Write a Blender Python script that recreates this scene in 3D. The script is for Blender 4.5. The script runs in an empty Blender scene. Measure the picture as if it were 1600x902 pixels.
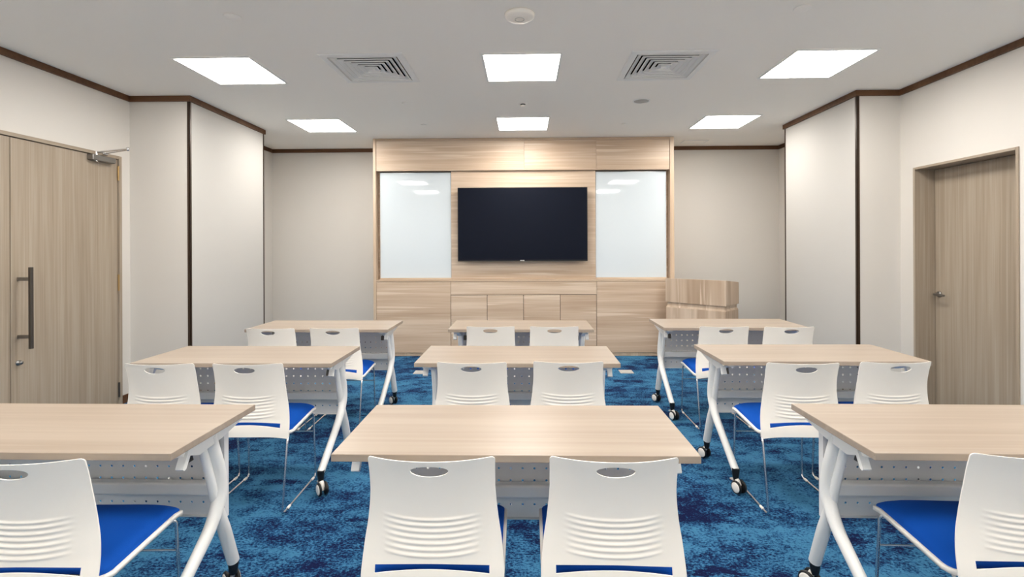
import bpy, bmesh, math, random
from mathutils import Vector, Matrix
from mathutils.geometry import delaunay_2d_cdt

random.seed(7)
scn = bpy.context.scene
COL = scn.collection

# ------------------------------------------------------------------ camera
YAW, ROLL = -0.0264, -0.004
cam_data = bpy.data.cameras.new('camera')
cam = bpy.data.objects.new('camera', cam_data)
COL.objects.link(cam)
_f = Vector((math.sin(YAW), math.cos(YAW), 0))
_r = Vector((math.cos(YAW), -math.sin(YAW), 0))
_u = Vector((0, 0, 1))
_r2 = _r * math.cos(ROLL) + _u * math.sin(ROLL)
_u2 = _u * math.cos(ROLL) - _r * math.sin(ROLL)
m = Matrix((_r2, _u2, -_f)).transposed().to_4x4()
m.translation = Vector((0, 0, 1.42))
cam.matrix_world = m
cam_data.sensor_fit = 'HORIZONTAL'
cam_data.sensor_width = 36
cam_data.lens = 767.0 / 1600 * 36
cam_data.shift_y = -64.4 / 1600
cam_data.clip_start = 0.05
scn.camera = cam

# ------------------------------------------------------------------ world and exposure
world = bpy.data.worlds.new('world')
scn.world = world
world.use_nodes = True
world.node_tree.nodes['Background'].inputs[0].default_value = (0.5, 0.5, 0.5, 1)
world.node_tree.nodes['Background'].inputs[1].default_value = 0.2
LIGHT_POWER = 30.0            # emission of the ceiling light panels
vs = scn.view_settings
vs.view_transform = 'Standard'
vs.look = 'None'
vs.gamma = 1
vs.exposure = 0.0
vs.use_curve_mapping = False
scn.cycles.max_bounces = 14
scn.cycles.diffuse_bounces = 8
scn.cycles.glossy_bounces = 5
scn.cycles.use_denoising = True
scn.cycles.sample_clamp_indirect = 6


# ------------------------------------------------------------------ materials
def lin(c):
    return tuple(((v / 255) / 12.92 if v / 255 <= .04045 else ((v / 255 + .055) / 1.055) ** 2.4) for v in c) + (1,)


def mat(name, rgb, rough=.5, metal=0, spec=.5, bump=None, coat=0):
    """Plain principled material with a little procedural variation; bump = (scale, strength)."""
    mt = bpy.data.materials.new(name)
    mt.use_nodes = True
    nt = mt.node_tree
    b = nt.nodes['Principled BSDF']
    b.inputs['Base Color'].default_value = lin(rgb)
    b.inputs['Roughness'].default_value = rough
    b.inputs['Metallic'].default_value = metal
    b.inputs['Specular IOR Level'].default_value = spec
    b.inputs['Coat Weight'].default_value = coat
    if bump:
        tc = nt.nodes.new('ShaderNodeTexCoord')
        n = nt.nodes.new('ShaderNodeTexNoise')
        n.inputs['Scale'].default_value = bump[0]
        n.inputs['Detail'].default_value = 3
        nt.links.new(tc.outputs['Object'], n.inputs['Vector'])
        bp = nt.nodes.new('ShaderNodeBump')
        bp.inputs['Strength'].default_value = bump[1]
        bp.inputs['Distance'].default_value = .002
        nt.links.new(n.outputs['Fac'], bp.inputs['Height'])
        nt.links.new(bp.outputs['Normal'], b.inputs['Normal'])
    return mt


def wood(name, dark, mid, light, axis='X', fine=70, rough=.4, spec=.4, bands=6.0, band_amt=.5, streak=.12):
    """Laminate with straight grain along one axis of the object."""
    mt = bpy.data.materials.new(name)
    mt.use_nodes = True
    nt = mt.node_tree
    L = nt.links.new
    b = nt.nodes['Principled BSDF']
    b.inputs['Roughness'].default_value = rough
    b.inputs['Specular IOR Level'].default_value = spec
    tc = nt.nodes.new('ShaderNodeTexCoord')
    oi = nt.nodes.new('ShaderNodeObjectInfo')
    ad = nt.nodes.new('ShaderNodeVectorMath')
    ad.operation = 'MULTIPLY_ADD'
    ad.inputs[1].default_value = (1, 1, 1)
    L(tc.outputs['Object'], ad.inputs[0])
    sc = nt.nodes.new('ShaderNodeVectorMath')
    sc.operation = 'SCALE'
    sc.inputs[0].default_value = (7.1, 5.3, 3.7)
    L(oi.outputs['Random'], sc.inputs['Scale'])
    L(sc.outputs['Vector'], ad.inputs[2])

    def noise(along, across, detail=3, dist=0.0):
        mp = nt.nodes.new('ShaderNodeMapping')
        s = {'X': (along, across, across), 'Y': (across, along, across), 'Z': (across, across, along)}[axis]
        mp.inputs['Scale'].default_value = s
        L(ad.outputs['Vector'], mp.inputs['Vector'])
        n = nt.nodes.new('ShaderNodeTexNoise')
        n.inputs['Scale'].default_value = 1
        n.inputs['Detail'].default_value = detail
        n.inputs['Distortion'].default_value = dist
        L(mp.outputs['Vector'], n.inputs['Vector'])
        return n.outputs['Fac']

    def math_(op, a, b_, c=None):
        n = nt.nodes.new('ShaderNodeMath')
        n.operation = op
        for i, v in enumerate((a, b_, c)):
            if v is None:
                continue
            if isinstance(v, (int, float)):
                n.inputs[i].default_value = v
            else:
                L(v, n.inputs[i])
        return n.outputs[0]

    g1 = noise(1.2, fine, 4, .4)
    g2 = noise(.5, bands, 2, .2)
    g3 = noise(.9, bands * 3.1, 1, .1)
    f = math_('ADD', math_('MULTIPLY', g1, 1 - band_amt), math_('MULTIPLY', g2, band_amt))
    rp = nt.nodes.new('ShaderNodeValToRGB')
    e = rp.color_ramp.elements
    e[0].position, e[0].color = .3, lin(dark)
    e[1].position, e[1].color = .7, lin(light)
    q = e.new(.5)
    q.color = lin(mid)
    L(f, rp.inputs['Fac'])
    # thin pale streaks along the grain
    st = nt.nodes.new('ShaderNodeValToRGB')
    st.color_ramp.elements[0].position, st.color_ramp.elements[0].color = .60, (0, 0, 0, 1)
    st.color_ramp.elements[1].position, st.color_ramp.elements[1].color = .72, (1, 1, 1, 1)
    L(g3, st.inputs['Fac'])
    mx = nt.nodes.new('ShaderNodeMix')
    mx.data_type = 'RGBA'
    L(math_('MULTIPLY', st.outputs['Color'], streak * 4), mx.inputs[0])
    L(rp.outputs['Color'], mx.inputs[6])
    mx.inputs[7].default_value = lin(light)
    L(mx.outputs[2], b.inputs['Base Color'])
    bp = nt.nodes.new('ShaderNodeBump')
    bp.inputs['Strength'].default_value = .06
    bp.inputs['Distance'].default_value = .001
    L(g1, bp.inputs['Height'])
    L(bp.outputs['Normal'], b.inputs['Normal'])
    return mt


def carpet_material():
    mt = bpy.data.materials.new('blue_distressed_carpet')
    mt.use_nodes = True
    nt = mt.node_tree
    L = nt.links.new
    b = nt.nodes['Principled BSDF']
    b.inputs['Roughness'].default_value = .95
    b.inputs['Specular IOR Level'].default_value = .1
    tc = nt.nodes.new('ShaderNodeTexCoord')

    def noise(scale, sx=1, sy=1, detail=5, rough=.6, off=0):
        mp = nt.nodes.new('ShaderNodeMapping')
        mp.inputs['Scale'].default_value = (sx, sy, 1)
        mp.inputs['Location'].default_value = (off, off * .7, 0)
        L(tc.outputs['Object'], mp.inputs['Vector'])
        n = nt.nodes.new('ShaderNodeTexNoise')
        n.inputs['Scale'].default_value = scale
        n.inputs['Detail'].default_value = detail
        n.inputs['Roughness'].default_value = rough
        L(mp.outputs['Vector'], n.inputs['Vector'])
        return n.outputs['Fac']

    def mt2(op, a, c, d=None):
        n = nt.nodes.new('ShaderNodeMath')
        n.operation = op
        for i, v in enumerate((a, c, d)):
            if v is None:
                continue
            if isinstance(v, (int, float)):
                n.inputs[i].default_value = v
            else:
                L(v, n.inputs[i])
        return n.outputs[0]

    def ramp(fac, stops):
        r = nt.nodes.new('ShaderNodeValToRGB')
        el = r.color_ramp.elements
        el[0].position, el[0].color = stops[0]
        el[1].position, el[1].color = stops[-1]
        for p, c in stops[1:-1]:
            x = el.new(p)
            x.color = c
        L(fac, r.inputs['Fac'])
        return r.outputs['Color']

    # carpet planks 1.0 x 0.25 m give each plank its own tone
    br = nt.nodes.new('ShaderNodeTexBrick')
    br.inputs['Scale'].default_value = 1
    br.inputs['Brick Width'].default_value = 1.0
    br.inputs['Row Height'].default_value = .25
    br.inputs['Mortar Size'].default_value = 0
    br.inputs['Color1'].default_value = (0, 0, 0, 1)
    br.inputs['Color2'].default_value = (1, 1, 1, 1)
    L(tc.outputs['Object'], br.inputs['Vector'])
    plank = mt2('MULTIPLY', br.outputs['Color'], .035)

    big = noise(1.7, 1, 1.3, 3, .5)
    blot = noise(7.5, .8, 1.2, 6, .7, 3.1)
    speck = noise(85, .8, 1.2, 3, .7, 8)
    grain = noise(260, 1, 1, 2, .6, 1)
    f = mt2('ADD', mt2('MULTIPLY', big, .42), mt2('MULTIPLY', blot, .58))
    f = mt2('ADD', f, mt2('MULTIPLY', mt2('SUBTRACT', speck, .5), .62))
    f = mt2('ADD', f, plank)
    # a few solid dark dashes woven into single planks
    br2 = nt.nodes.new('ShaderNodeTexBrick')
    br2.inputs['Scale'].default_value = 1
    br2.inputs['Brick Width'].default_value = .31
    br2.inputs['Row Height'].default_value = .085
    br2.inputs['Mortar Size'].default_value = 0
    br2.inputs['Color1'].default_value = (0, 0, 0, 1)
    br2.inputs['Color2'].default_value = (1, 1, 1, 1)
    L(tc.outputs['Object'], br2.inputs['Vector'])
    dash = mt2('MULTIPLY', mt2('GREATER_THAN', mt2('ADD', br2.outputs['Color'], mt2('MULTIPLY', blot, -.5)), .69), .06)
    f = mt2('SUBTRACT', f, dash)
    base = ramp(f, [(.425, lin((15, 22, 58))), (.445, lin((19, 36, 78))), (.478, lin((26, 62, 100))),
                    (.510, lin((35, 79, 117))), (.540, lin((52, 103, 140))), (.60, lin((63, 117, 152)))])
    L(base, b.inputs['Base Color'])
    bp = nt.nodes.new('ShaderNodeBump')
    bp.inputs['Strength'].default_value = .5
    bp.inputs['Distance'].default_value = .004
    L(grain, bp.inputs['Height'])
    L(bp.outputs['Normal'], b.inputs['Normal'])
    return mt


def emission(name, power):
    mt = bpy.data.materials.new(name)
    mt.use_nodes = True
    nt = mt.node_tree
    b = nt.nodes['Principled BSDF']
    b.inputs['Base Color'].default_value = (.9, .9, .9, 1)
    b.inputs['Emission Color'].default_value = (1.0, .95, .88, 1)
    b.inputs['Emission Strength'].default_value = power
    return mt


M = {}
M['wall'] = mat('wallpaper', (212, 208, 202), .75, spec=.25, bump=(90, .12))
M['wall_panel'] = mat('pale_fabric_panel', (189, 187, 183), .85, spec=.2, bump=(160, .15))
M['wall_bounce'] = mat('bounce_white_paint', (242, 241, 238), .8, spec=.25, bump=(90, .1))  # white assumed for the unseen rear wall, to bounce light
M['ceiling'] = mat('ceiling_paint', (250, 247, 241), .9, spec=.15, bump=(60, .05))
M['carpet'] = carpet_material()
M['crown'] = wood('walnut_trim', (78, 52, 34), (98, 68, 46), (112, 80, 56), 'X', 40, .5, .3)
M['bronze'] = mat('dark_bronze_trim', (62, 48, 38), .4, .3, bump=(60, .05))
M['table_wood'] = wood('pale_oak_laminate', (151, 136, 121), (159, 145, 131), (169, 156, 142), 'X', 42, .34, .42, 11, .6)
M['unit_wood'] = wood('oak_veneer', (178, 154, 131), (194, 172, 150), (213, 195, 175), 'X', 45, .36, .32, 9, .6, .25)
M['unit_wood_v'] = wood('oak_veneer_upright', (178, 154, 130), (195, 173, 149), (210, 191, 170), 'Z', 45, .4, .4, 9, .6, .16)
M['door_wood'] = wood('grey_oak_veneer', (143, 128, 111), (158, 144, 127), (172, 160, 144), 'Z', 75, .45, .35, 16, .45)
M['door_wood_h'] = wood('grey_oak_head', (143, 128, 111), (158, 144, 127), (172, 160, 144), 'Y', 75, .45, .35, 16, .45)
M['podium_wood'] = wood('striped_oak', (166, 142, 119), (187, 165, 143), (212, 193, 173), 'Z', 14, .45, .35, 10, .75, .25)
M['white_plastic'] = mat('white_plastic', (249, 243, 234), .38, spec=.45, bump=(400, .03))
M['white_metal'] = mat('white_powder_coat', (236, 235, 232), .35, spec=.5, bump=(300, .04))
M['panel_metal'] = mat('grey_white_steel', (222, 222, 222), .45, spec=.4, bump=(300, .04))
M['blue'] = mat('blue_fabric', (8, 80, 178), .85, spec=.2, bump=(500, .35))
M['chrome'] = mat('chrome', (228, 228, 230), .25, 1.0, bump=(30, .01))
M['steel'] = mat('brushed_steel', (150, 148, 146), .32, 1.0, bump=(200, .05))
M['dark_steel'] = mat('dark_steel', (92, 88, 84), .35, .8, bump=(200, .05))
M['brass'] = mat('satin_brass', (176, 146, 100), .35, .9, bump=(200, .05))
M['black'] = mat('black_plastic', (18, 18, 19), .45, bump=(200, .05))
M['shade_black'] = mat('painted_shade_black', (8, 8, 8), .9, spec=.1, bump=(40, .05))  # near-black, paints in the shade of gaps and the duct
M['screen'] = mat('glass_screen', (7, 13, 28), .45, spec=.12, bump=(800, .01))
M['bezel'] = mat('screen_bezel', (36, 34, 36), .3, .5, bump=(200, .02))
M['silver'] = mat('silver_mark', (200, 200, 202), .3, .8, bump=(200, .02))
M['glass_white'] = mat('white_back_painted_glass', (206, 215, 221), .04, spec=.5, coat=.3, bump=(3, .002))
M['diffuser'] = mat('white_aluminium', (236, 236, 234), .5, bump=(100, .03))
M['grey_plastic'] = mat('grey_plastic', (176, 174, 170), .6, bump=(200, .05))
M['light'] = emission('light_panel_glow', LIGHT_POWER)


# ------------------------------------------------------------------ mesh helpers
class MB:
    """Collects verts and faces, then links them as one mesh object."""

    def __init__(self):
        self.v, self.f, self.s = [], [], []

    def add(self, verts, faces, smooth=False):
        o = len(self.v)
        self.v += [tuple(p) for p in verts]
        self.f += [[i + o for i in f] for f in faces]
        self.s += [smooth] * len(faces)
        return self

    def box(self, x0, x1, y0, y1, z0, z1):
        v = [(x, y, z) for z in (z0, z1) for y in (y0, y1) for x in (x0, x1)]
        return self.add(v, [(0, 2, 3, 1), (4, 5, 7, 6), (0, 1, 5, 4), (2, 6, 7, 3), (0, 4, 6, 2), (1, 3, 7, 5)])

    def bbox(self, x0, x1, y0, y1, z0, z1, r=.003, seg=2):
        """Box with rounded edges."""
        bm = bmesh.new()
        bmesh.ops.create_cube(bm, size=1)
        for p in bm.verts:
            p.co = Vector(((x0 + x1) / 2 + p.co.x * (x1 - x0), (y0 + y1) / 2 + p.co.y * (y1 - y0), (z0 + z1) / 2 + p.co.z * (z1 - z0)))
        bmesh.ops.bevel(bm, geom=bm.edges[:], offset=r, segments=seg, profile=.5, affect='EDGES')
        bm.verts.index_update()
        self.add([p.co for p in bm.verts], [[q.index for q in f.verts] for f in bm.faces])
        bm.free()
        return self

    def prism(self, poly, axis, a, b):
        """Extrude a 2D outline along an axis ('x': outline is (y,z); 'y': (x,z); 'z': (x,y))."""
        def P(p, t):
            return {'x': (t, p[0], p[1]), 'y': (p[0], t, p[1]), 'z': (p[0], p[1], t)}[axis]
        n = len(poly)
        v = [P(p, a) for p in poly] + [P(p, b) for p in poly]
        f = [list(range(n))[::-1], list(range(n, 2 * n))] + [[i, (i + 1) % n, n + (i + 1) % n, n + i] for i in range(n)]
        return self.add(v, f)

    def tube(self, pts, r, seg=12, caps=True, scale=None):
        pts = [Vector(p) for p in pts]
        n = len(pts)
        t0 = (pts[1] - pts[0]).normalized()
        up = Vector((0, 0, 1)) if abs(t0.z) < .9 else Vector((1, 0, 0))
        nrm = (up - t0 * up.dot(t0)).normalized()
        rings = []
        for i in range(n):
            if i == 0:
                t = t0
            elif i == n - 1:
                t = (pts[-1] - pts[-2]).normalized()
            else:
                t = ((pts[i] - pts[i - 1]).normalized() + (pts[i + 1] - pts[i]).normalized()).normalized()
            nrm = (nrm - t * nrm.dot(t)).normalized()
            bi = t.cross(nrm)
            rr = r[i] if isinstance(r, (list, tuple)) else r
            rings.append([pts[i] + nrm * rr * math.cos(2 * math.pi * k / seg) + bi * rr * math.sin(2 * math.pi * k / seg) for k in range(seg)])
        v = [p for ring in rings for p in ring]
        f = [[i * seg + k, i * seg + (k + 1) % seg, (i + 1) * seg + (k + 1) % seg, (i + 1) * seg + k] for i in range(n - 1) for k in range(seg)]
        self.add(v, f, True)
        if caps:
            self.add(rings[0], [list(range(seg))[::-1]])
            self.add(rings[-1], [list(range(seg))])
        return self

    def lathe(self, prof, c, axis='z', seg=28, smooth=True):
        """prof: list of (radius, height) revolved about an axis through c."""
        v, f = [], []
        n = len(prof)
        for k in range(seg):
            a = 2 * math.pi * k / seg
            for r, h in prof:
                p, q = r * math.cos(a), r * math.sin(a)
                v.append({'z': (c[0] + p, c[1] + q, c[2] + h), 'x': (c[0] + h, c[1] + p, c[2] + q), 'y': (c[0] + p, c[1] + h, c[2] + q)}[axis])
        for k in range(seg):
            k2 = (k + 1) % seg
            for i in range(n - 1):
                f.append([k * n + i, k2 * n + i, k2 * n + i + 1, k * n + i + 1])
        return self.add(v, f, smooth)

    def square_ring(self, cx, cy, prof):
        """Sweep a closed profile of (half width, z) round a square centred on (cx, cy)."""
        n = len(prof)
        v = []
        for sx, sy in ((-1, -1), (1, -1), (1, 1), (-1, 1)):
            v += [(cx + sx * a, cy + sy * a, z) for a, z in prof]
        f = []
        for k in range(4):
            k2 = (k + 1) % 4
            for i in range(n):
                j = (i + 1) % n
                f.append([k * n + i, k2 * n + i, k2 * n + j, k * n + j])
        return self.add(v, f)

    def xform(self, mtx):
        self.v = [tuple(mtx @ Vector(p)) for p in self.v]
        return self

    def build(self, name, material, parent=None, weld=False):
        me = bpy.data.meshes.new(name)
        me.from_pydata(self.v, [], self.f)
        me.polygons.foreach_set('use_smooth', self.s)
        bm = bmesh.new()
        bm.from_mesh(me)
        if weld:
            bmesh.ops.remove_doubles(bm, verts=bm.verts, dist=1e-5)
        bmesh.ops.recalc_face_normals(bm, faces=bm.faces)
        bm.to_mesh(me)
        bm.free()
        me.materials.append(M[material])
        o = bpy.data.objects.new(name, me)
        COL.objects.link(o)
        o.parent = parent
        return o


def rounded(pts, rad, n=5):
    """Round the inner corners of a polyline."""
    pts = [Vector(p) for p in pts]
    out = [pts[0]]
    for a, b, c in zip(pts, pts[1:], pts[2:]):
        d1, d2 = (a - b), (c - b)
        k = min(rad, d1.length * .45, d2.length * .45)
        p, q = b + d1.normalized() * k, b + d2.normalized() * k
        for i in range(n + 1):
            t = i / n
            out.append(p * (1 - t) ** 2 + b * 2 * t * (1 - t) + q * t * t)
    out.append(pts[-1])
    return out


def empty(name, loc=(0, 0, 0), rz=0.0):
    o = bpy.data.objects.new(name, None)
    o.empty_display_size = .1
    COL.objects.link(o)
    o.location = loc
    o.rotation_euler = (0, 0, rz)
    return o


def tag(o, label=None, cat=None, group=None, kind=None):
    for k, v in (('label', label), ('category', cat), ('group', group), ('kind', kind)):
        if v:
            o[k] = v
    return o


def thing(name, label, cat, loc=(0, 0, 0), rz=0.0, group=None):
    return tag(empty(name, loc, rz), label, cat, group)


KIDS = {}


def kids_of(o):
    return [c for c in COL.objects if c.parent == o]


def copy_tree(o, kids, parent=None):
    c = o.copy()
    COL.objects.link(c)
    c.parent = parent
    for ch in kids.get(o.name, []):
        copy_tree(ch, kids, c)
    return c


def kid_map():
    d = {}
    for o in COL.objects:
        if o.parent:
            d.setdefault(o.parent.name, []).append(o)
    return d


# ================================================================== the room
H = 2.846
T = .12
XL, XR, YF = -3.695, 3.440, -0.75
PL0, PL1 = (-3.128, 4.505), (-3.142, 5.830)       # inner edge of the pier beside the double door
PR0, PR1 = (3.048, 4.585), (3.055, 5.842)         # inner edge of the pier beside the single door
BL, BR = (-3.640, 6.985), (3.602, 7.055)          # far corners


def structure(mb, name, material, label=None, parent=None):
    o = mb.build(name, material, parent)
    if parent is None:
        o['kind'] = 'structure'
        if label:
            o['label'] = label
    return o


structure(MB().box(XL - .3, XR + .4, YF - .2, 7.3, -.08, 0), 'floor', 'carpet', 'blue distressed pattern carpet covering the whole floor')

# ceiling with openings for the two air diffusers
DIFF = [(-1.206, 3.872, 'above the double-door side'), (1.097, 3.900, 'above the single-door side')]
DH = .268
mb = MB()
xs = sorted([XL - .3, XR + .4] + [c[0] + s * DH for c in DIFF for s in (-1, 1)])
ys = sorted(set([YF - .2, 7.3] + [c[1] + s * DH for c in DIFF for s in (-1, 1)]))


def in_hole(x, y):
    return any(abs(x - c[0]) < DH and abs(y - c[1]) < DH for c in DIFF)


for i in range(len(xs) - 1):
    for j in range(len(ys) - 1):
        if not in_hole((xs[i] + xs[i + 1]) / 2, (ys[j] + ys[j + 1]) / 2):
            mb.add([(xs[i], ys[j], H), (xs[i + 1], ys[j], H), (xs[i + 1], ys[j + 1], H), (xs[i], ys[j + 1], H)], [(0, 1, 2, 3)])
# the backing above the ceiling board
mb.box(XL - .3, XR + .4, YF - .2, 7.3, H + .15, H + .2)
ceil = structure(mb, 'ceiling', 'ceiling', 'flat off white plaster ceiling')

# walls
D1Y0, D1Y1, D1Z = 2.470, 4.395, 2.262      # double door opening
D2Y0, D2Y1, D2Z = 3.505, 4.432, 2.108      # single door opening
mb = MB().box(XL - T, XL, YF, D1Y0, 0, H).box(XL - T, XL, D1Y1, PL0[1], 0, H).box(XL - T, XL, D1Y0, D1Y1, D1Z, H)
structure(mb, 'wall_left', 'wall', 'beige papered wall with the double wooden door')
mb = MB().prism([(XL - T, 4.497), PL0, PL1, (XL - T, 5.832)], 'z', 0, H).prism([(BL[0] - T, 5.832), (BL[0], 5.832), BL, (BL[0] - T, BL[1])], 'z', 0, H)
structure(mb, 'wall_left_pier', 'wall', 'pale wall pier projecting just past the double door')
RT = .30
mb = MB().box(XR, XR + RT, YF, D2Y0, 0, H).box(XR, XR + RT, D2Y1, 4.592, 0, H).box(XR, XR + RT, D2Y0, D2Y1, D2Z, H)
structure(mb, 'wall_right', 'wall', 'beige papered wall with the deep set single door')
mb = MB().prism([(XR + RT, 4.592), PR0, PR1, (XR + RT, 5.842)], 'z', 0, H).prism([(BR[0] + T, 5.842), (BR[0], 5.842), BR, (BR[0] + T, BR[1])], 'z', 0, H)
structure(mb, 'wall_right_pier', 'wall', 'pale wall pier projecting just past the single door')
structure(MB().prism([(BL[0] - T, BL[1]), BL, BR, (BR[0] + T, BR[1]), (BR[0] + T, BR[1] + T), (BL[0] - T, BL[1] + T)], 'z', 0, H), 'wall_back', 'wall', 'beige wall behind the wood panelled screen unit')
structure(MB().box(XL - T, XR + RT, YF - T, YF, 0, H), 'wall_front', 'wall_bounce', 'unseen wall opposite the screen, white to bounce light')  # out of view, made white to brighten the chair backs


def strip(p, q, nrm, z0, z1, d):
    """A trim board along a wall from p to q standing d off it."""
    n = Vector((nrm[0], nrm[1])).normalized() * d
    return MB().prism([p, q, (q[0] + n.x, q[1] + n.y), (p[0] + n.x, p[1] + n.y)], 'z', z0, z1)


CD = .018
runs = [((XL, YF), (XL, 4.497), (1, 0)), ((XL, 4.497), (PL0[0] + CD, PL0[1]), (0, -1)), (PL0, (PL1[0], PL1[1] + CD), (1, 0)),
        ((PL1[0], PL1[1]), (BL[0], 5.832), (0, 1)), ((BL[0], 5.832), BL, (1, 0)), (BL, BR, (0, -1)), ((BR[0], 5.842), BR, (-1, 0)),
        (PR1, (BR[0], 5.842), (0, 1)), (PR0, (PR1[0], PR1[1] + CD), (-1, 0)), ((PR0[0] - CD, PR0[1]), (XR, 4.592), (0, -1)), ((XR, YF), (XR, 4.592), (-1, 0)),
        ((XL, YF), (XR, YF), (0, 1))]
n = 1
for p, q, nr in runs:
    o = structure(strip(p, q, nr, H - .052, H - .0005, CD), 'trim_%d' % n, 'crown')
    o['label'] = 'dark brown wooden strip along the top of a wall'
    n += 1
sides = ['left', 'left_pier_face', 'left_pier_side', 'left_pier_rear', 'left_recess', 'back', 'right_recess', 'right_pier_rear', 'right_pier_side', 'right_pier_face', 'right', 'front']
for (p, q, nr), s in zip(runs, sides):
    if s in ('left', 'right'):
        y0, y1 = (D1Y0, D1Y1) if s == 'left' else (D2Y0, D2Y1)
        d = .012 * nr[0]
        mb = MB().box(min(p[0], p[0] + d), max(p[0], p[0] + d), YF, y0 - .002, 0.001, .075)
        mb.box(min(p[0], p[0] + d), max(p[0], p[0] + d), y1 + .002, q[1], 0.001, .075)
    else:
        mb = strip(p, q, nr, .001, .075, .012)
    structure(mb, 'baseboard_' + s, 'crown')
# pale fabric panels on the inner pier faces, between the metal angles
for (p, q, sx, nm) in ((PL0, PL1, 1, 'left'), (PR0, PR1, -1, 'right')):
    par = bpy.data.objects['wall_%s_pier' % nm]
    ya, yb_ = p[1] + .022, q[1] - .022
    fx = lambda y: p[0] + (q[0] - p[0]) * (y - p[1]) / (q[1] - p[1])
    MB().prism([(fx(ya), ya), (fx(yb_), yb_), (fx(yb_) + sx * .003, yb_), (fx(ya) + sx * .003, ya)], 'z', .077, H - .053).build('wall_panel', 'wall_panel', par)
# slim dark metal angles on the four outer pier corners
for (x, y), sx, sy in ((PL0, 1, -1), (PL1, 1, 1), (PR0, -1, -1), (PR1, -1, 1)):
    w = .021
    t = .004
    mb = MB()
    mb.box(min(x, x + sx * t), max(x, x + sx * t), min(y + sy * t, y - sy * w), max(y + sy * t, y - sy * w), .076, H - .053)
    mb.box(min(x + sx * t, x - sx * w), max(x + sx * t, x - sx * w), min(y, y + sy * t), max(y, y + sy * t), .076, H - .053)
    o = structure(mb, 'trim_%d' % n, 'bronze')
    o['label'] = 'slim dark metal angle on a pier corner'
    n += 1

# ------------------------------------------------------------------ double door
d1 = empty('door_1', (XL, 3.432, 0))
tag(d1, 'grey oak double door with long pull handle and door closer', kind='structure')
fw = .028


def dbox(o, x0, x1, y0, y1, z0, z1):
    return MB().bbox(x0 - o[0], x1 - o[0], y0 - o[1], y1 - o[1], z0, z1, .0015, 1)


O1 = (XL, 3.432)
dbox(O1, XL - .10, XL + .012, D1Y1 - fw, D1Y1, 0, D1Z).build('frame_post', 'door_wood', d1)
dbox(O1, XL - .10, XL + .012, D1Y0, D1Y0 + fw, 0, D1Z).build('frame_post', 'door_wood', d1)
dbox(O1, XL - .10, XL + .012, D1Y0 + fw, D1Y1 - fw, D1Z - fw, D1Z).build('frame_head', 'door_wood_h', d1)
dbox(O1, XL - .10, XL - .06, D1Y0 + fw, D1Y1 - fw, 0, D1Z - fw).build('gap_shade_backing', 'shade_black', d1)  # near-black sheet paints the shade in the gaps round the leaves
leafA = dbox(O1, XL - .05, XL - .003, 3.4345, D1Y1 - fw - .004, .008, D1Z - fw - .005).build('door_leaf', 'door_wood', d1)
leafB = dbox(O1, XL - .05, XL - .003, D1Y0 + fw + .004, 3.4295, .008, D1Z - fw - .005).build('door_leaf', 'door_wood', d1)
hb = MB().bbox(.085, .105, .040, .063, .694, 1.289, .002, 1)
hb.build('pull_bar', 'dark_steel', leafA)
for z in (1.203, .782):
    MB().bbox(-.003, .086, .044, .060, z - .013, z + .013, .002, 1).build('standoff', 'steel', leafA)
MB().lathe([(0.0001, .028), (.010, .028), (.013, .022), (.0135, .006), (.019, .005), (.020, -.003)], (0, .052, .592), 'x', 20).build('lock_cylinder', 'steel', leafA)
for z0, z1 in ((2.04, 2.172), (1.04, 1.188), (.075, .208)):
    MB().tube([(.006, D1Y1 - fw - .004 - O1[1], z0), (.006, D1Y1 - fw - .004 - O1[1], z1)], .008, 10).build('hinge', 'brass' if z0 > .5 else 'dark_steel', leafA)
cl = MB().bbox(-.004, .052, 4.05 - O1[1], 4.285 - O1[1], 2.178, 2.226, .006, 2)
closer = cl.build('door_closer', 'steel', leafA)
mb = MB().tube([(.028, 4.11 - O1[1], 2.17), (.028, 4.11 - O1[1], 2.252)], .011, 12)
mb.tube([(.028, 4.11 - O1[1], 2.250), (.290, 4.125 - O1[1], 2.278)], .008, 8)
mb.tube([(.290, 4.125 - O1[1], 2.270), (.016, 4.205 - O1[1], 2.256)], .007, 8)
mb.lathe([(.0001, -.014), (.012, -.014), (.012, .014), (.0001, .014)], (.290, 4.125 - O1[1], 2.275), 'z', 12)
mb.bbox(.012, .03, 4.18 - O1[1], 4.23 - O1[1], 2.244, 2.262, .002, 1)
mb.build('closer_arm', 'chrome', leafA)

# ------------------------------------------------------------------ single door
d2 = empty('door_2', (XR, 3.97, 0))
tag(d2, 'grey oak single door set deep in its wooden lining, with lever handle', kind='structure')
O2 = (XR, 3.97)
fd = .02
RX = 3.602
dbox(O2, XR - .010, RX + .05, D2Y1 - fd, D2Y1, 0, D2Z).build('lining_post', 'door_wood', d2)
dbox(O2, XR - .010, RX + .05, D2Y0, D2Y0 + fd, 0, D2Z).build('lining_post', 'door_wood', d2)
dbox(O2, XR - .010, RX + .05, D2Y0 + fd, D2Y1 - fd, D2Z - fd, D2Z).build('lining_head', 'door_wood_h', d2)
leafC = dbox(O2, RX, RX + .045, D2Y0 + fd + .003, D2Y1 - fd - .004, .006, D2Z - fd - .003).build('door_leaf', 'door_wood', d2)
dbox(O2, RX + .046, RX + .06, D2Y0, D2Y1, 0, D2Z).build('gap_shade_backing', 'shade_black', d2)  # near-black sheet, painted shade behind the leaf edges
ly, lz = 4.365 - O2[1], .997
mb = MB().lathe([(.0001, -.010), (.024, -.010), (.026, -.006), (.026, .0)], (RX - O2[0], ly, lz), 'x', 24)
mb.build('handle_rose', 'steel', leafC)
mb = MB().tube(rounded([(RX - O2[0], ly, lz), (RX - O2[0] - .055, ly, lz), (RX - O2[0] - .058, ly - .115, lz - .002)], .02, 5), .0095, 12)
mb.build('lever_handle', 'steel', leafC)

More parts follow.
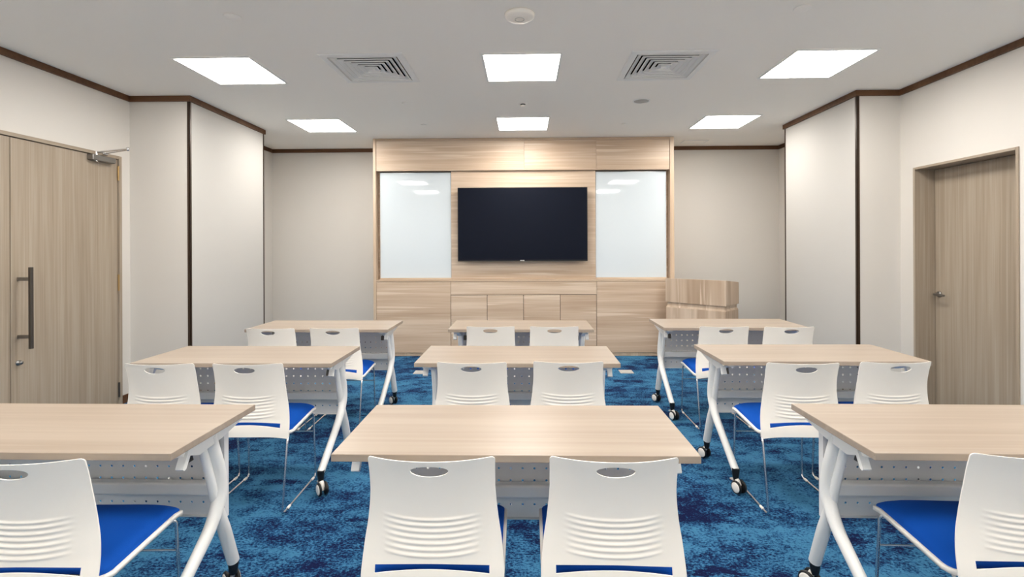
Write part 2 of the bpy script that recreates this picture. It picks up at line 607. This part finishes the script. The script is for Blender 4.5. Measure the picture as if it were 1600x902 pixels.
# ================================================================== ceiling fittings
light_rows = [(5.655, 'row nearest the screen wall'), (3.893, 'row beside the air diffusers'), (2.127, 'row above the middle tables'), (.353, 'row farthest from the screen wall')]
light_cols = [(-2.335, 'double-door side'), (-.018, 'centre line'), (2.270, 'single-door side')]
proto = thing('ceiling_light_panel', '', 'ceiling light', (0, 0, H), 0, 'square white ceiling light panels')
MB().square_ring(0, 0, [(.300, -.001), (.300, -.010), (.2835, -.010), (.2835, -.001)]).build('frame', 'diffuser', proto)
MB().box(-.2835, .2835, -.2835, .2835, -.0085, -.003).build('light_diffuser', 'light', proto)
KM = kid_map()
first = True
for y, rn in light_rows:
    for x, cn in light_cols:
        o = proto if first else copy_tree(proto, KM)
        first = False
        o.location = (x, y + x * .005, H)
        o['label'] = 'glowing square ceiling light in the %s, %s' % (rn, cn)

for cx, cy, where in DIFF:
    d = thing('air_diffuser', 'square white louvred ceiling air diffuser %s' % where, 'air vent', (cx, cy, H), 0, 'square ceiling air diffusers')
    MB().square_ring(0, 0, [(.312, -.001), (.312, -.006), (.303, -.011), (.262, -.011), (.262, .012), (.2675, .012), (.2675, -.001)]).build('flange', 'diffuser', d)
    mbx = MB().box(-DH, DH, -DH, DH, .125, .13)
    mbx.square_ring(0, 0, [(DH - .002, .006), (DH - .004, .006), (DH - .004, .125), (DH - .002, .125)])
    mbx.build('duct_box', 'shade_black', d)  # inside blackened to stand for the unlit duct
    for k in range(6):
        a = .252 - .040 * k
        MB().square_ring(0, 0, [(a, -.013), (a - .002, -.013), (a - .002, -.006), (a - .036, .0095), (a - .036, .012), (a, -.004)]).build('louver', 'diffuser', d)
    MB().box(-.015, .015, -.015, .015, -.012, -.002).build('core_plate', 'diffuser', d)

ap = thing('wireless_access_point', 'white round wireless access point disc on the ceiling', 'access point', (-.027, 3.0, H))
MB().lathe([(.0001, -.034), (.045, -.034), (.075, -.029), (.090, -.018), (.092, -.004), (.086, -.001)], (0, 0, 0), 'z', 40).build('dome', 'white_plastic', ap)
MB().lathe([(.026, -.0338), (.026, -.0356), (.0295, -.0356), (.0295, -.0335)], (0, 0, 0), 'z', 32).build('ring_emblem', 'grey_plastic', ap)
sd = thing('smoke_detector', 'small white smoke detector on the ceiling between two light panels', 'smoke detector', (-.015, 4.873, H))
MB().lathe([(.0001, -.006), (.042, -.006), (.046, -.0005)], (0, 0, 0), 'z', 28).build('base', 'white_plastic', sd)
MB().lathe([(.0001, -.032), (.016, -.032), (.026, -.026), (.028, -.018)], (0, 0, 0), 'z', 28).build('sensor_cap', 'white_plastic', sd)
MB().lathe([(.025, -.018), (.025, -.006)], (0, 0, 0), 'z', 24).build('sensor_slot', 'black', sd)
sp = thing('ceiling_speaker', 'grey round flush ceiling speaker grille near an air diffuser', 'speaker', (1.141, 4.823, H))
MB().lathe([(.0001, -.005), (.070, -.005), (.072, -.0005)], (0, 0, 0), 'z', 36).build('grille', 'grey_plastic', sp)
MB().lathe([(.072, -.0005), (.073, -.007), (.082, -.005), (.083, -.0005)], (0, 0, 0), 'z', 36).build('rim', 'diffuser', sp)
for x, y, r, lb in ((-1.791, 2.97, .050, 'flat white round sprinkler cover above the double-door side, largest on that side'), (1.665, 2.98, .050, 'flat white round sprinkler cover above the single-door side, in front of the corner light'),
                    (-1.178, 4.794, .026, 'tiny white sprinkler cover beyond the air diffuser on the double-door side'), (-1.168, 5.663, .036, 'small white sprinkler cover between the last two light panels, double-door side'), (1.152, 5.717, .036, 'small white sprinkler cover between the last two light panels, single-door side')):
    s = thing('sprinkler_cover', lb, 'sprinkler', (x, y, H), 0, 'concealed sprinkler covers')
    MB().lathe([(.0001, -.007), (r * .94, -.007), (r, -.005), (r, -.003), (r * .9, -.003), (r * .9, -.0005)], (0, 0, 0), 'z', 28).build('cover_plate', 'ceiling', s)
hatch = thing('ceiling_access_hatch', 'white rectangular access hatch flush in the ceiling beside the screen unit', 'hatch', (2.30, 6.715, H))
MB().box(-.15, .15, -.075, .075, -.006, -.001).build('hatch_panel', 'ceiling', hatch)
mb = MB()
for a in ((-.165, -.152, -.09, .09), (.152, .165, -.09, .09), (-.152, .152, -.09, -.077), (-.152, .152, .077, .09)):
    mb.box(*a, -.008, -.001)
mb.build('hatch_frame', 'diffuser', hatch)

for x, y, lb in ((-1.19, 5.55, 'square pale floor socket box in the carpet, towards the double-door side'), (1.142, 5.60, 'square pale floor socket box in the carpet, towards the single-door side')):
    fb = thing('floor_box', lb, 'floor socket', (x, y, 0), 0, 'floor socket boxes')
    MB().bbox(-.075, .075, -.075, .075, .0005, .006, .002, 1).build('frame_plate', 'grey_plastic', fb)
    MB().bbox(-.058, .058, -.058, .058, .006, .009, .001, 1).build('hinged_lid', 'grey_plastic', fb)

# ================================================================== panelled screen unit
UY, UR = 6.39, .013
unit = thing('panelled_wall_unit', 'oak panelled wall unit with low cupboards framing the screen and whiteboards', 'wall unit', (0, UY, 0), UR)
UB = .60                                   # depth back to the wall
ZL, ZF = 1.000, 2.437                      # ledge and underside of the top panels
XA, XB = -1.978, 1.932                     # outer faces
XI, XJ = -1.942, 1.880                     # inner faces of the side panels


def ub(x0, x1, y0, y1, z0, z1, r=.0015):
    return MB().bbox(x0, x1, y0, y1, z0, z1, r, 1)


ub(XA, XI, -.012, UB, .002, H - .002).build('side_panel', 'unit_wood_v', unit)
ub(XJ, XB, -.012, UB, .002, H - .002).build('side_panel', 'unit_wood_v', unit)
ub(XI, XJ, -.006, .03, H - .030, H - .002).build('top_scribe', 'unit_wood', unit)
for a, b in ((XI, -.007), (-.005, .931), (.933, XJ)):
    ub(a, b, 0, .09, ZF, H - .031).build('top_panel', 'unit_wood', unit)
ub(XI, XJ, -.002, .09, ZF - .014, ZF - .001).build('top_panel_edge', 'unit_wood', unit)
ub(-.965, .924, .035, .09, ZL + .001, ZF - .015).build('screen_backboard', 'unit_wood', unit)
ub(XI, XJ, .091, .11, .05, H - .03).build('carcass_back', 'unit_wood', unit)
ub(XI, XJ, -.004, .09, ZL - .024, ZL).build('ledge', 'unit_wood', unit)
ub(XI + .001, -.972, 0, .02, .047, ZL - .026).build('base_panel', 'unit_wood', unit)
ub(.930, XJ - .001, 0, .02, .047, ZL - .026).build('base_panel', 'unit_wood', unit)
ub(-.969, .927, 0, .02, .803, ZL - .026).build('drawer_rail', 'unit_wood', unit)
cx = [-.969, -.496, -.021, .456, .927]
for a, b in zip(cx, cx[1:]):
    ub(a + .003, b - .003, 0, .02, .047, .797).build('cupboard_door', 'unit_wood', unit)
ub(XI, XJ, .022, .03, .045, ZL - .026).build('gap_shade_sheet', 'shade_black', unit)  # black sheet paints the shade seen between panels and doors
ub(XI, XJ, .012, .03, .002, .043).build('skirting', 'unit_wood_v', unit)

for x0, x1, side in ((-1.902, -.969, 'double-door side'), (.928, 1.846, 'podium side')):
    w = thing('whiteboard', 'white glass writing board in the oak unit, %s of the screen' % side, 'whiteboard', (0, UY, 0), UR, 'glass whiteboards in the wall unit')
    ub(x0, x1, .052, .062, ZL + .022, ZF - .030, .001).build('glass_panel', 'glass_white', w)
    mb = MB().box(x0 - .004, x1 + .004, .063, .090, ZL + .001, ZF - .016)
    mb.build('backing_board', 'white_metal', w)
    ub(x0 - .004, x1 + .004, .046, .0625, ZL + .001, ZL + .021).build('lower_rail', 'unit_wood', w)
    ub(x0 - .004, x1 + .004, .058, .0625, ZF - .029, ZF - .016).build('upper_rail', 'bronze', w)

tv = thing('wall_screen', 'large black flat screen mounted on the oak backboard', 'television', (0, UY, 0), UR)
TX0, TX1, TZ0, TZ1 = -.868, .806, 1.241, 2.193
ub(TX0, TX1, -.058, -.020, TZ0, TZ1, .003).build('casing', 'bezel', tv)
ub(TX0 + .009, TX1 - .009, -.0595, -.0575, TZ0 + .018, TZ1 - .009, .0005).build('screen_glass', 'screen', tv)
ub(TX0 + .25, TX1 - .25, -.021, .036, TZ0 + .25, TZ1 - .25).build('wall_mount', 'black', tv)
mb = MB()
for k, wd in enumerate((.012, .010, .012, .010)):       # tiny illegible maker's mark under the screen
    mb.box(-.062 + k * .0145, -.062 + k * .0145 + wd, -.0605, -.0575, TZ0 + .001, TZ0 + .016)
mb.build('badge', 'silver', tv)

# ================================================================== podium
pn, pl = Vector((2.288, 5.66)), Vector((1.749, 6.164))
ex = (pn - pl).normalized()
W, Dp = (pn - pl).length, .395
ang = math.atan2(ex.y, ex.x)
pod = thing('podium', 'oak podium with a sloping overhanging top, standing beside the wall unit', 'podium', (pl.x, pl.y, 0), ang)
MB().bbox(.004, W - .004, .004, Dp - .004, .0, .672, .003, 1).build('base_cabinet', 'podium_wood', pod)
nk = MB()
b0, b1 = .004, .017
z0, z1, z2 = .672, .692, .734
v = []
for z, i in ((z0, b0), (z1, b1), (z2, b1)):
    v += [(i, i, z), (W - i, i, z), (W - i, Dp - i, z), (i, Dp - i, z)]
fc = [(3, 2, 1, 0), (8, 9, 10, 11)]
for k in range(2):
    for j in range(4):
        fc.append((k * 4 + j, k * 4 + (j + 1) % 4, k * 4 + 4 + (j + 1) % 4, k * 4 + 4 + j))
nk.add(v, fc)
nk.build('neck', 'podium_wood', pod)
MB().prism([(0, .734), (Dp, .734), (Dp, .992), (.035, 1.027), (0, 1.027)], 'x', 0, W).build('reading_desk', 'podium_wood', pod)

# ================================================================== tables
TW, TD, TZ, TT = 1.188, .5, .753, .0245
LX = .53


def caster(parent, x, y_stem, y_wheel, name='caster', yaw=0.0, brake=False):
    """Twin wheel caster: black boot, white hood, two tyres with white hub discs."""
    c = empty(name, (x, y_stem, 0), yaw)
    c.parent = parent
    dy = y_wheel - y_stem
    MB().tube([(0, 0, .068), (0, 0, .085), (0, 0, .118), (0, .0, .135)], [.013, .0175, .021, .0215], 14).build('boot', 'black', c)
    MB().tube([(0, dy * .2, .074), (0, dy * .6, .066), (0, dy, .05), (0, dy, .03)], [.0125, .0135, .0135, .010], 12).build('hood', 'white_plastic', c)
    for s in (-1, 1):
        MB().lathe([(.0001, s * .012), (.030, s * .012), (.0355, s * .014), (.037, s * .019), (.0355, s * .024), (.029, s * .026), (.0001, s * .026)], (0, dy, .0372), 'x', 24).build('wheel', 'black', c)
        MB().lathe([(.0001, s * .030), (.022, s * .029), (.0285, s * .0265), (.029, s * .0255)], (0, dy, .0372), 'x', 24).build('hub_disc', 'white_plastic', c)
    if brake:
        MB().bbox(-.011, .011, dy + .030, dy + .062, .058, .066, .003, 1).build('brake_lever', 'grey_plastic', c)
    return c


def make_table():
    t = thing('folding_table', 'x', 'table', (0, 0, 0), 0, 'pale wood tables in three rows')
    MB().bbox(-TW / 2, TW / 2, 0, TD, TZ - TT, TZ, .002, 2).build('tabletop', 'table_wood', t)
    # perforated modesty panel, a bent sheet with real holes
    P = .0485
    hx = .518
    nx = 20
    x_start = -nx * P / 2
    rows = [.370 + .049 * k for k in range(8)]
    yp = .432
    mb = MB()

    def cell(xa, xb, za, zb, hole):
        if not hole:
            mb.add([(xa, yp, za), (xb, yp, za), (xb, yp, zb), (xa, yp, zb)], [(0, 1, 2, 3)])
            return
        cxx, czz, r = (xa + xb) / 2, (za + zb) / 2, .0051
        ring = [(cxx + r * math.cos(math.pi / 8 + k * math.pi / 4), yp, czz + r * math.sin(math.pi / 8 + k * math.pi / 4)) for k in range(8)]
        co = [(xb, yp, czz), (xb, yp, zb), (cxx, yp, zb), (xa, yp, zb), (xa, yp, czz), (xa, yp, za), (cxx, yp, za), (xb, yp, za)]
        v = ring + co
        f = []
        for k in range(8):
            # outer point k sits at angle k*45 deg, ring point k at 22.5 + k*45
            f.append((8 + k, 8 + (k + 1) % 8, k))
            f.append((k, 8 + (k + 1) % 8, (k + 1) % 8))
        mb.add(v, f)

    zs = [.318] + [rows[0] - .0245 + .049 * k for k in range(len(rows))] + [TZ - TT - .001]
    for i in range(len(zs) - 1):
        hole_row = 1 <= i < len(zs) - 1 and zs[i + 1] < .71
        xe = [-hx] + [x_start + k * P for k in range(nx + 1)] + [hx]
        for j in range(len(xe) - 1):
            inside = 1 <= j <= nx
            cell(xe[j], xe[j + 1], zs[i], zs[i + 1], hole_row and inside)
    for s in (-1, 1):      # returned side flanges and hem
        mb.add([(s * hx, yp, .318), (s * hx, yp, TZ - TT - .001), (s * hx, yp - .028, TZ - TT - .001), (s * hx, yp - .028, .318)], [(0, 1, 2, 3)])
        mb.add([(s * hx, yp - .028, .318), (s * hx, yp - .028, TZ - TT - .001), (s * (hx - .012), yp - .028, TZ - TT - .001), (s * (hx - .012), yp - .028, .318)], [(0, 1, 2, 3)])
    mb.add([(-hx, yp, .318), (hx, yp, .318), (hx, yp - .018, .318), (-hx, yp - .018, .318)], [(0, 1, 2, 3)])
    p = mb.build('modesty_panel', 'panel_metal', t, weld=True)
    sm = p.modifiers.new('sheet', 'SOLIDIFY')
    sm.thickness = .0014
    sm.offset = 0
    MB().bbox(-LX + .012, LX - .012, .372, .412, .424, .474, .008, 3).build('crossbeam', 'white_metal', t)
    for s in (-1, 1):
        A = rounded([(s * LX, .288, .700), (s * LX, .350, .535), (s * LX, .360, .440), (s * LX, .305, .345), (s * LX, .175, .248), (s * LX, .0, .122)], .09, 6)
        MB().tube(A, [.0265 if p.z > .45 else .021 + .0055 * max(0, (p.z - .25) / .2) for p in A], 16).build('leg', 'white_metal', t)
        MB().tube([(s * (LX - .014), .258, .700), (s * (LX - .013), .305, .56), (s * (LX - .010), .345, .42), (s * (LX - .004), .390, .28), (s * LX, .443, .122)],
                  [.0165, .0165, .0185, .0245, .0235], 16).build('leg', 'white_metal', t)
        br = MB().prism([(.47, TZ - TT - .001), (.47, .702), (.34, .676), (.20, .664), (.13, .690), (.05, .712), (.05, TZ - TT - .001)], 'x', s * (LX - .024), s * (LX + .024))
        b = br.build('mounting_bracket', 'white_metal', t)
        MB().lathe([(.0001, s * .004), (.006, s * .004), (.006, 0)], (s * (LX + .024), .425, .714), 'x', 12).build('screw', 'dark_steel', b)
        lv = MB().prism([(.150, .712), (.128, .712), (.098, .655), (.106, .648), (.116, .652)], 'x', s * (LX + .006), s * (LX + .034))
        lv.build('release_lever', 'white_metal', t)
        mb = MB().tube([(s * .482, .24, TZ - TT - .002), (s * .482, .24, .655)], .0025, 6)
        mb.prism([(.225, .622), (.255, .622), (.242, .66), (.238, .66)], 'x', s * .482 - .012, s * .482 + .012)
        mb.build('tilt_catch', 'dark_steel', t)
    caster(t, -LX, 0, -.024, yaw=.38, brake=True)
    caster(t, LX, 0, -.024, yaw=.75, brake=True)
    caster(t, -LX, .443, .465, yaw=.5)
    caster(t, LX, .443, .465, yaw=.85)
    return t


table_spots = [
    (-.036, 1.573, .004, 'pale wood wheeled table in the centre of the row farthest from the screen'),
    (-.050, 2.819, -.004, 'pale wood wheeled table in the centre of the middle row'),
    (-.038, 3.987, -.003, 'pale wood wheeled table in the centre of the row nearest the screen'),
    (-1.748, 1.567, -.001, 'pale wood wheeled table on the double-door side, row farthest from the screen'),
    (1.717, 1.609, -.003, 'pale wood wheeled table on the single-door side, row farthest from the screen'),
    (-1.715, 2.805, .003, 'pale wood wheeled table on the double-door side, middle row'),
    (1.745, 2.881, .007, 'pale wood wheeled table on the single-door side, middle row'),
    (-1.717, 3.977, -.003, 'pale wood wheeled table on the double-door side, row nearest the screen'),
    (1.737, 4.073, -.005, 'pale wood wheeled table on the single-door side, in front of the podium'),
]
tab0 = make_table()
KM = kid_map()
for i, (x, y, rz, lb) in enumerate(table_spots):
    o = tab0 if i == 0 else copy_tree(tab0, KM)
    o.location = (x, y, 0)
    o.rotation_euler.z = rz
    o['label'] = lb

# ================================================================== chairs
ZTOP = .800


def catmull(pts, z):
    """Interpolate pts (z, value) sorted by z."""
    for i in range(len(pts) - 1):
        if z <= pts[i + 1][0] or i == len(pts) - 2:
            a, b = pts[i], pts[i + 1]
            p = pts[max(i - 1, 0)]
            q = pts[min(i + 2, len(pts) - 1)]
            t = (z - a[0]) / (b[0] - a[0])
            m0 = (b[1] - p[1]) / (b[0] - p[0]) * (b[0] - a[0])
            m1 = (q[1] - a[1]) / (q[0] - a[0]) * (b[0] - a[0])
            t2, t3 = t * t, t * t * t
            return (2 * t3 - 3 * t2 + 1) * a[1] + (t3 - 2 * t2 + t) * m0 + (-2 * t3 + 3 * t2) * b[1] + (t3 - t2) * m1


HALF = [(.385, .2165), (.45, .216), (.53, .209), (.60, .1985), (.68, .1905), (.74, .1895), (.80, .1905)]
PROF = [(.385, -.034), (.43, -.030), (.50, -.018), (.58, -.013), (.66, -.020), (.74, -.037), (.80, -.056)]


def shell_point(x, z, outer):
    hw = catmull(HALF, z)
    u = x / hw
    y = catmull(PROF, z)
    wrap = .045 - .013 * max(0, (.80 - z) / .4)
    y += wrap * (abs(u) ** 2.2)
    # horizontal ribs pressed into the lumbar area
    if outer:
        zc = z - .010 * (x / .15) ** 2
        ph = (zc - .494) / .0178
        if 0 < ph < 7:
            fade = max(0.0, 1 - (abs(x) / .145) ** 4) * min(1, ph / .5, (7 - ph) / .5)
            s = ph % 1.0
            y -= .0034 * fade * (.5 - .5 * math.cos(2 * math.pi * s ** 1.35))
    else:
        y += .004
    return (x, y, z)


def make_backrest(parent):
    # outline in (x, z)
    out = []
    N = 40
    zb, zt = .386, ZTOP
    rc = .012
    left, right = [], []
    for i in range(N + 1):
        z = zb + rc + (zt - zb - 2 * rc) * i / N
        right.append((catmull(HALF, z), z))
    hwb, hwt = catmull(HALF, zb + rc), catmull(HALF, zt - rc)
    top = []
    for k in range(1, 6):
        a = k / 5 * math.pi / 2
        top.append((hwt - rc + rc * math.cos(a), zt - rc + rc * math.sin(a)))
    for k in range(1, 16):
        x = (hwt - rc) * (1 - 2 * k / 16)
        top.append((x, zt))
    bot = []
    for k in range(1, 28):
        u = -1 + 2 * k / 28
        bot.append((u * hwb, zb + rc * 0 + .022 * (1 - abs(u) ** 3)))
    ctl = right + top
    ctl += [(-hwt + rc - rc * math.sin(k / 5 * math.pi / 2), zt - rc + rc * math.cos(k / 5 * math.pi / 2)) for k in range(0, 5)]
    ctl += [(-x, z) for x, z in reversed(right)]
    ctl += [(-hwb + .006, zb)] + bot + [(hwb - .006, zb)]
    outline = ctl
    hole1 = [(.056 * math.cos(a),   .769 + .0195 * math.sin(a) * (1.0 if math.sin(a) < 0 else .8)) for a in [2 * math.pi * k / 36 for k in range(36)]]
    hole2 = []
    ns = 20
    for k in range(ns + 1):
        x = -.172 + .344 * k / ns
        hole2.append((x, .446 + .022 * (1 - (x / .172) ** 2)))
    for k in range(ns + 1):
        x = .172 - .344 * k / ns
        hole2.append((x, .470 + .014 * (1 - (x / .172) ** 2)))
    loops = [outline, hole1, hole2]

    def inside(p, loop):
        c = False
        n = len(loop)
        for i in range(n):
            a, b = loop[i], loop[(i + 1) % n]
            if (a[1] > p[1]) != (b[1] > p[1]) and p[0] < (b[0] - a[0]) * (p[1] - a[1]) / (b[1] - a[1]) + a[0]:
                c = not c
        return c

    def near(p, loop, d):
        return any((p[0] - q[0]) ** 2 + (p[1] - q[1]) ** 2 < d * d for q in loop)

    pts, edges = [], []
    for lp in loops:
        o = len(pts)
        pts += lp
        edges += [(o + i, o + (i + 1) % len(lp)) for i in range(len(lp))]
    z = .398
    while z < ZTOP - .006:
        rib = .485 < z < .635
        nxs = 28
        hw = catmull(HALF, z) - .006
        for k in range(nxs + 1):
            x = -hw + 2 * hw * k / nxs
            p = (x, z)
            if inside(p, outline) and not inside(p, hole1) and not inside(p, hole2) and not any(near(p, l, .0065) for l in loops):
                pts.append(p)
        z += .0031 if rib else .011
    V, _, F, _, _, _ = delaunay_2d_cdt([Vector(p) for p in pts], edges, [], 0, 1e-6)
    V = [(p.x, p.y) for p in V]
    tris = []
    for f in F:
        c = (sum(V[i][0] for i in f) / 3, sum(V[i][1] for i in f) / 3)
        if inside(c, outline) and not inside(c, hole1) and not inside(c, hole2):
            tris.append(list(f))
    n = len(V)
    mb = MB()
    vv = [shell_point(x, z, True) for x, z in V] + [shell_point(x, z, False) for x, z in V]
    cnt = {}
    for f in tris:
        for i in range(3):
            e = (f[i], f[(i + 1) % 3])
            cnt[e] = cnt.get(e, 0) + 1
    ff = [f for f in tris] + [[i + n for i in f[::-1]] for f in tris]
    mb.add(vv, ff, True)
    rim = [(a, b, b + n, a + n) for (a, b) in cnt if (b, a) not in cnt]
    for r in rim:                       # rim faces keep their own corners so the edge stays crisp
        mb.add([vv[i] for i in r], [(0, 1, 2, 3)], True)
    return mb.build('backrest', 'white_plastic', parent)


def seat_surface(hw, yb, yf, rc, top, thick, nx=16, ny=18):
    """Rounded seat slab: top(x, y) gives the upper height, thick its depth."""
    def X(j, v):
        # half width, rounded at both ends
        d = min(v - yb, yf - v)
        if d < rc:
            return hw - rc + math.sqrt(max(0, rc * rc - (rc - d) ** 2))
        return hw
    ysn = [yb + (yf - yb) * (.5 - .5 * math.cos(math.pi * j / ny)) for j in range(ny + 1)]
    up, lo = [], []
    for j, y in enumerate(ysn):
        w = max(X(j, y), .02)
        for i in range(nx + 1):
            u = -math.cos(math.pi * i / nx)
            x = u * w
            up.append((x, y, top(u, y)))
            lo.append((x, y, top(u, y) - thick(u, y)))
    n = (nx + 1) * (ny + 1)
    f = []
    for j in range(ny):
        for i in range(nx):
            a = j * (nx + 1) + i
            f.append((a, a + 1, a + nx + 2, a + nx + 1))
            f.append((n + a + nx + 1, n + a + nx + 2, n + a + 1, n + a))
    per = [i for i in range(nx + 1)] + [j * (nx + 1) + nx for j in range(1, ny + 1)] + [ny * (nx + 1) + i for i in range(nx - 1, -1, -1)] + [j * (nx + 1) for j in range(ny - 1, 0, -1)]
    for a, b in zip(per, per[1:] + per[:1]):
        f.append((b, a, n + a, n + b))
    return MB().add(up + lo, f, True)


def make_chair():
    c = thing('stacking_chair', 'x', 'chair', (0, 0, 0), 0, 'white chairs with blue seats')
    make_backrest(c)

    def rim(y):            # height of the white tray edge
        t = (y - .03) / .38
        return .408 + .030 * t - .020 * max(0, (t - .82) / .18) ** 2

    seat_surface(.2155, .038, .412, .035, lambda u, y: rim(y) + .004 * abs(u) ** 3, lambda u, y: .016 + .006 * (1 - abs(u) ** 4), 14, 16).build('seat_shell', 'white_plastic', c)
    seat_surface(.205, .046, .406, .03, lambda u, y: rim(y) + .007 + (.034 - .012 * max(0, (y - .3) / .1) ** 2) * max(0, 1 - abs(u) ** 5) ** .5 * max(0.0, min(1, (y - .040) / .03, (.412 - y) / .05)) ** .5,
                 lambda u, y: .012, 18, 22).build('seat_cushion', 'blue', c)
    sl, r = .2060, .0060
    for s in (-1, 1):
        pts = rounded([(s * .165, .085, .392), (s * .196, .05, .391), (s * .212, -.004, .389), (s * sl, -.058, .0066), (s * sl, .392, .0066), (s * .200, .372, .405), (s * .170, .345, .407)], .028, 6)
        fr = MB().tube(pts, r, 10).build('sled_leg', 'chrome', c)
        for yy in (.02, .345):
            MB().tube([(s * sl, yy - .017, .0072), (s * sl, yy - .011, .0072), (s * sl, yy + .011, .0072), (s * sl, yy + .017, .0072)], [.0062, .0072, .0072, .0062], 10).build('glide', 'white_plastic', fr)
    MB().tube([(-.2025, .382, .285), (.2025, .382, .285)], .0045, 8).build('front_stretcher', 'chrome', c)
    MB().tube([(-.165, .085, .392), (.165, .085, .392)], .0055, 8).build('rear_crossbar', 'chrome', c)
    return c


rows = {1: 'row farthest from the screen', 2: 'middle row', 3: 'row nearest the screen'}
chair_spots = [
    (-.282, 1.495, .01, 'centre table, chair nearer the double door, ' + rows[1]),
    (.261, 1.500, -.01, 'centre table, chair nearer the single door, ' + rows[1]),
    (-.291, 2.694, 0, 'centre table, chair nearer the double door, ' + rows[2]),
    (.233, 2.714, -.01, 'centre table, chair nearer the single door, ' + rows[2]),
    (-.273, 3.893, .01, 'centre table, chair nearer the double door, ' + rows[3]),
    (.227, 3.893, 0, 'centre table, chair nearer the single door, ' + rows[3]),
    (-1.498, 1.455, .03, 'double-door side table, ' + rows[1]),
    (1.523, 1.540, -.03, 'single-door side table, ' + rows[1]),
    (-1.983, 2.646, .01, 'double-door side table, wall end, ' + rows[2]),
    (-1.500, 2.650, .03, 'double-door side table, aisle end, ' + rows[2]),
    (1.480, 2.696, -.01, 'single-door side table, aisle end, ' + rows[2]),
    (1.985, 2.723, .03, 'single-door side table, wall end, ' + rows[2]),
    (-1.979, 3.797, 0, 'double-door side table, wall end, ' + rows[3]),
    (-1.484, 3.812, .03, 'double-door side table, aisle end, ' + rows[3]),
    (1.547, 3.895, 0, 'single-door side table, aisle end, ' + rows[3]),
    (2.037, 3.880, 0, 'single-door side table, wall end, ' + rows[3]),
]
ch0 = make_chair()
KM = kid_map()
for i, (x, y, rz, lb) in enumerate(chair_spots):
    o = ch0 if i == 0 else copy_tree(ch0, KM)
    o.location = (x, y - .03, 0)
    o.rotation_euler.z = rz
    o['label'] = 'white chair, ' + lb
